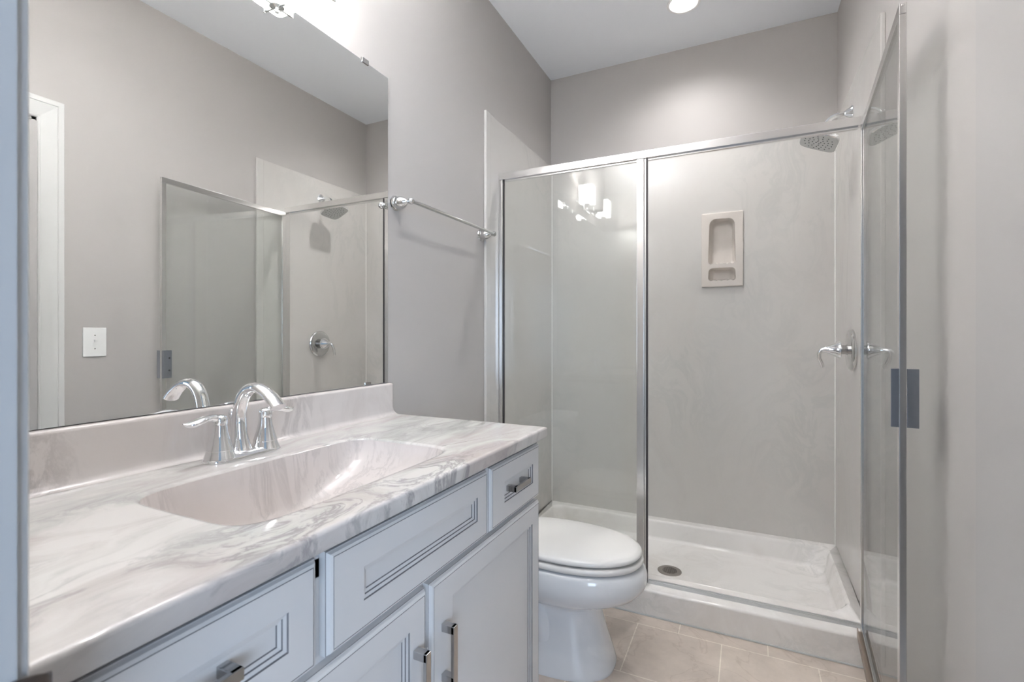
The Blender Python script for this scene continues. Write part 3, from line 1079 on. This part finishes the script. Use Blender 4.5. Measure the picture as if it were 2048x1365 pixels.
bl = [basin_loop(bx0, bx1, by0, by1, 6.5, ZT - 0.0045),
      basin_loop(bx0 + 0.003, bx1 - 0.003, by0 + 0.003, by1 - 0.006, 6.5, 0.905),
      basin_loop(bx0 + 0.007, bx1 - 0.007, by0 + 0.008, by1 - 0.028, 6.5, 0.875),
      basin_loop(bx0 + 0.011, bx1 - 0.011, by0 + 0.014, by1 - 0.070, 6.5, 0.845),
      basin_loop(bx0 + 0.017, bx1 - 0.018, by0 + 0.022, by1 - 0.125, 6, 0.820),
      basin_loop(bx0 + 0.026, bx1 - 0.028, by0 + 0.034, by1 - 0.180, 5, 0.803),
      basin_loop(bx0 + 0.042, bx1 - 0.044, by0 + 0.052, by1 - 0.225, 4, 0.793),
      basin_loop(bx0 + 0.065, bx1 - 0.070, by0 + 0.085, by1 - 0.265, 3, 0.789),
      basin_loop(bx0 + 0.120, bx1 - 0.125, by0 + 0.150, by1 - 0.32, 2.2, 0.787)]
loft(b, bl, cap1=True)
part('sink_basin', b, M['sinkwall'], vt, smooth=True, angle=70)
b = BM()
lathe(b, (0.323, 0.645, 0.7865), (0, 0, 1), [(0, 0.022), (0.002, 0.022), (0.003, 0.018), (0.005, 0.017), (0.006, 0.002)], n=24)
part('drain_stopper', b, M['chrome'], vt, smooth=True)
# backsplash with coved foot and rounded top
b = BM()
sp_prof = [(0.001, ZT - 0.001), (0.036, ZT + 0.0004), (0.029, ZT + 0.0025), (0.024, ZT + 0.007), (0.0215, ZT + 0.014), (0.020, ZT + 0.030), (0.0195, 1.028), (0.018, 1.033), (0.014, 1.0355), (0.001, 1.036)]
ends = [(TY0, 0, 1.0), (1.325, 0, 1.0), (1.334, 0.0, 0.98), (1.340, 0.0, 0.90), (1.3435, 0.0, 0.72), (1.345, 0.0, 0.4)]
loops = []
for y, _, k in ends:
    yy = y
    loops.append([(0.001 + (x - 0.001) * k, yy + (0.012 * max(0, 1 - (z - ZT) / 0.02) * (1 if y > 1.33 else 0)), z if z < 1.0 else ZT + (z - ZT) * (1 - (1 - k) * 0.06)) for x, z in sp_prof])
loft(b, loops, cap0=True, cap1=True)
part('backsplash', b, marble('backsplash_marble', srgb(209, 203, 200), srgb(186, 178, 174), srgb(130, 124, 124), 3.0, (1.5, 1.3, 0.4), 0.08, 0.7, seed=5.2, fine=0.6, warpk=0.3), vt, smooth=True, angle=60)

# ------------------------------------------------------------------ faucet
FX, FYC = 0.085, 0.738
fa = thing('faucet', 'polished chrome two-handle faucet with arched spout behind the sink', 'faucet', (FX, FYC, ZT))
b = BM()
def base_outline(rE, rM, half=0.0555, n_=72):
    out = []
    for i in range(n_):
        a = 2 * PI * i / n_
        c, s = math.cos(a), math.sin(a)
        # y along the base
        y = half * math.tanh(2.6 * s) / math.tanh(2.6) + rE * s
        rad = rM + (rE - rM) * min(1, abs(y) / half) ** 2
        x = rad * c * (1.0 if abs(y) < half else math.sqrt(max(0.0, 1 - ((abs(y) - half) / rE) ** 2)) / max(abs(c), 1e-3) if False else 1.0)
        out.append((FX + x * 0.95, FYC + y))
    return out
loops = []
for z, e_, m_ in ((ZT + 0.0005, 0.034, 0.029), (ZT + 0.004, 0.0345, 0.0295), (ZT + 0.007, 0.033, 0.027), (ZT + 0.011, 0.029, 0.022), (ZT + 0.0135, 0.026, 0.016), (ZT + 0.014, 0.02, 0.010)):
    loops.append([(x, y, z) for x, y in base_outline(e_, m_)])
loft(b, loops, cap0=True, cap1=True)
for s in (-1, 1):
    lathe(b, (FX, FYC + s * 0.0555, ZT + 0.008), (0, 0, 1), [(0, 0.0315), (0.004, 0.030), (0.010, 0.0275), (0.017, 0.0255)], n=36)
part('base', b, M['chrome'], fa, smooth=True, angle=50)
for s in (-1, 1):
    yc = FYC + s * 0.0555
    b = BM()
    lathe(b, (FX, yc, ZT + 0.0245), (0, 0, 1), [(0, 0.0258), (0.001, 0.0262), (0.010, 0.0232), (0.024, 0.0190), (0.038, 0.0155), (0.050, 0.0142), (0.0535, 0.0138), (0.0535, 0.0126), (0.0545, 0.0126)], n=36)
    part('handle_column', b, M['chrome'], fa, smooth=True)
    b = BM()
    lathe(b, (FX, yc, ZT + 0.0795), (0, 0, 1), [(0, 0.0146), (0.009, 0.0150), (0.014, 0.0145), (0.018, 0.0120), (0.0205, 0.007), (0.021, 0.001)], n=30)
    pts = smoothpath([(FX, yc, 1.017, 0.0095, 1.1), (FX + 0.001, yc + s * 0.012, 1.0225, 0.0085, 1.1), (FX + 0.002, yc + s * 0.024, 1.0245, 0.0070, 1.3), (FX + 0.003, yc + s * 0.040, 1.0225, 0.0078, 1.7),
                      (FX + 0.003, yc + s * 0.056, 1.0180, 0.0082, 1.9), (FX + 0.002, yc + s * 0.069, 1.017, 0.0056, 1.8), (FX + 0.001, yc + s * 0.078, 1.0205, 0.0012, 1.6)], 5)
    tube(b, [p[:3] for p in pts], [max(p[3], 0.0008) for p in pts], n=18, flat=[p[4] for p in pts], up=(0, 0, 1))
    part('lever', b, M['chrome'], fa, smooth=True)
b = BM()
pts = smoothpath([(0.074, ZT + 0.006, 0.029, 0.86), (0.072, ZT + 0.02, 0.0245, 0.88), (0.070, ZT + 0.045, 0.0192, 0.9), (0.0695, ZT + 0.075, 0.0162, 0.95), (0.073, ZT + 0.105, 0.0148, 1.0),
                  (0.084, ZT + 0.133, 0.0140, 1.06), (0.104, ZT + 0.151, 0.0128, 1.2), (0.130, ZT + 0.156, 0.0118, 1.4), (0.156, ZT + 0.149, 0.0110, 1.5),
                  (0.180, ZT + 0.134, 0.0108, 1.62), (0.199, ZT + 0.116, 0.011, 1.7)], 6)
tube(b, [(p[0], FYC, p[1]) for p in pts], [p[2] for p in pts], n=28, flat=[p[3] for p in pts], up=(0, 1, 0) if False else None)
part('spout', b, M['chrome'], fa, smooth=True)
b = BM()
lathe(b, (0.043, FYC, ZT + 0.010), (0, 0, 1), [(0, 0.0026), (0.068, 0.0026), (0.070, 0.004), (0.076, 0.0068), (0.083, 0.0075), (0.089, 0.005), (0.092, 0.0015)], n=20)
part('lift_rod', b, M['chrome'], fa, smooth=True)

# ------------------------------------------------------------------ toilet
TYc = 1.752
toi = thing('toilet', 'white porcelain toilet with closed elongated lid between vanity and shower', 'toilet', (0.45, TYc, 0.0))
def egg(x0, x1, wd, z, p=2.3, xm=None, n_=72, pb=3.0):
    xm = xm if xm is not None else x0 + (x1 - x0) * 0.50
    out = []
    for i in range(n_):
        a = 2 * PI * i / n_
        c, s = math.cos(a), math.sin(a)
        e_ = p if c > 0 else pb
        X = math.copysign(abs(c) ** (2 / e_), c)
        Y = math.copysign(abs(s) ** (2 / e_), s)
        out.append((xm + X * ((x1 - xm) if c > 0 else (xm - x0)), TYc + Y * wd, z))
    return out
b = BM()
loops = [egg(0.13, 0.684, 0.150, 0.0, 2.5, 0.42), egg(0.13, 0.686, 0.151, 0.012, 2.5, 0.42), egg(0.135, 0.674, 0.144, 0.05, 2.5, 0.42), egg(0.15, 0.655, 0.131, 0.11, 2.4, 0.42),
         egg(0.16, 0.637, 0.119, 0.17, 2.4, 0.42), egg(0.17, 0.630, 0.114, 0.215, 2.3, 0.42), egg(0.18, 0.640, 0.118, 0.232, 2.3, 0.43), egg(0.19, 0.668, 0.132, 0.242, 2.2, 0.44),
         egg(0.20, 0.715, 0.155, 0.256, 2.2, 0.46), egg(0.21, 0.765, 0.177, 0.280, 2.15, 0.48), egg(0.22, 0.789, 0.1875, 0.306, 2.15, 0.49), egg(0.225, 0.797, 0.1905, 0.325, 2.15, 0.49),
         egg(0.225, 0.797, 0.190, 0.350, 2.15, 0.49), egg(0.225, 0.790, 0.186, 0.370, 2.15, 0.49), egg(0.23, 0.778, 0.179, 0.381, 2.15, 0.49), egg(0.25, 0.755, 0.165, 0.383, 2.15, 0.49)]
loft(b, loops, cap0=True, cap1=True)
box(b, 0.06, 0.30, TYc - 0.17, TYc + 0.17, 0.28, 0.372, bev=0.03, seg=5)
part('bowl', b, M['porcelain'], toi, smooth=True, angle=60)
for s in (-1, 1):   # trapway bulge on each side of the pedestal
    b = BM()
    tube(b, smoothpath([(0.20, TYc + s * 0.075, 0.12), (0.27, TYc + s * 0.085, 0.20), (0.35, TYc + s * 0.09, 0.225), (0.42, TYc + s * 0.09, 0.19), (0.45, TYc + s * 0.085, 0.11)], 5), 0.052, n=18)
    part('trapway', b, M['porcelain'], toi, smooth=True)
b = BM()
loops = [egg(0.26, 0.772, 0.174, 0.387, 2.15, 0.50), egg(0.255, 0.781, 0.181, 0.3905, 2.15, 0.50), egg(0.255, 0.785, 0.1835, 0.398, 2.15, 0.50), egg(0.255, 0.783, 0.182, 0.4055, 2.15, 0.50), egg(0.26, 0.776, 0.176, 0.411, 2.15, 0.50)]
loft(b, loops, cap0=True, cap1=True)
for a_ in ((0.55, -0.155), (0.55, 0.155), (0.70, -0.09), (0.70, 0.09)):
    box(b, a_[0] - 0.012, a_[0] + 0.012, TYc + a_[1] - 0.006, TYc + a_[1] + 0.006, 0.3825, 0.3875)
part('seat', b, M['seat'], toi, smooth=True, angle=60)
b = BM()
loops = [egg(0.265, 0.768, 0.170, 0.4155, 2.15, 0.50), egg(0.26, 0.777, 0.178, 0.418, 2.15, 0.50), egg(0.26, 0.780, 0.1805, 0.4245, 2.15, 0.50), egg(0.262, 0.775, 0.177, 0.4325, 2.15, 0.50),
         egg(0.268, 0.762, 0.167, 0.4390, 2.15, 0.50), egg(0.28, 0.735, 0.150, 0.4435, 2.15, 0.50), egg(0.32, 0.68, 0.112, 0.4470, 2.15, 0.50), egg(0.40, 0.60, 0.06, 0.4485, 2.1, 0.50)]
loft(b, loops, cap0=True, cap1=True)
for a_ in ((0.64, -0.13), (0.64, 0.13)):
    box(b, a_[0] - 0.01, a_[0] + 0.01, TYc + a_[1] - 0.006, TYc + a_[1] + 0.006, 0.410, 0.416)
part('lid', b, M['seat'], toi, smooth=True, angle=60)
for s in (-1, 1):
    b = BM()
    box(b, 0.225, 0.275, TYc + s * 0.07 - 0.02, TYc + s * 0.07 + 0.02, 0.382, 0.42, bev=0.006)
    part('seat_hinge', b, M['seat'], toi)
b = BM(); box(b, 0.020, 0.205, TYc - 0.20, TYc + 0.20, 0.372, 0.715, bev=0.02, seg=4)
tk = part('tank', b, M['porcelain'], toi, smooth=True, angle=60)
b = BM(); tube(b, [(0.205, TYc - 0.14, 0.66), (0.222, TYc - 0.14, 0.66), (0.225, TYc - 0.09, 0.655)], 0.006, n=10)
part('flush_lever', b, M['chrome'], tk, smooth=True)
b = BM(); box(b, 0.012, 0.215, TYc - 0.208, TYc + 0.208, 0.716, 0.748, bev=0.008, seg=3)
part('tank_lid', b, M['porcelain'], toi, smooth=True, angle=60)

# ------------------------------------------------------------------ light switch
ls = thing('light_switch', 'white toggle light switch plate on the right wall beside the door casing', 'light switch', (W, 1.162, 1.168))
b = BM(); box(b, W - 0.006, W, 1.119, 1.207, 1.103, 1.232, bev=0.0025, seg=3)
part('wall_plate', b, M['plastic'], ls, smooth=True)
b = BM()
box(b, W - 0.0068, W - 0.0055, 1.155, 1.171, 1.152, 1.184)
box(b, W - 0.018, W - 0.006, 1.158, 1.168, 1.168, 1.178, bev=0.001)
part('toggle', b, M['plastic'], ls)
for dz in (-0.03, 0.03):
    b = BM()
    lathe(b, (W - 0.0058, 1.163, 1.168 + dz), (-1, 0, 0), [(0, 0.0028), (0.001, 0.0024)], n=12)
    part('screw', b, M['nickel'], ls)
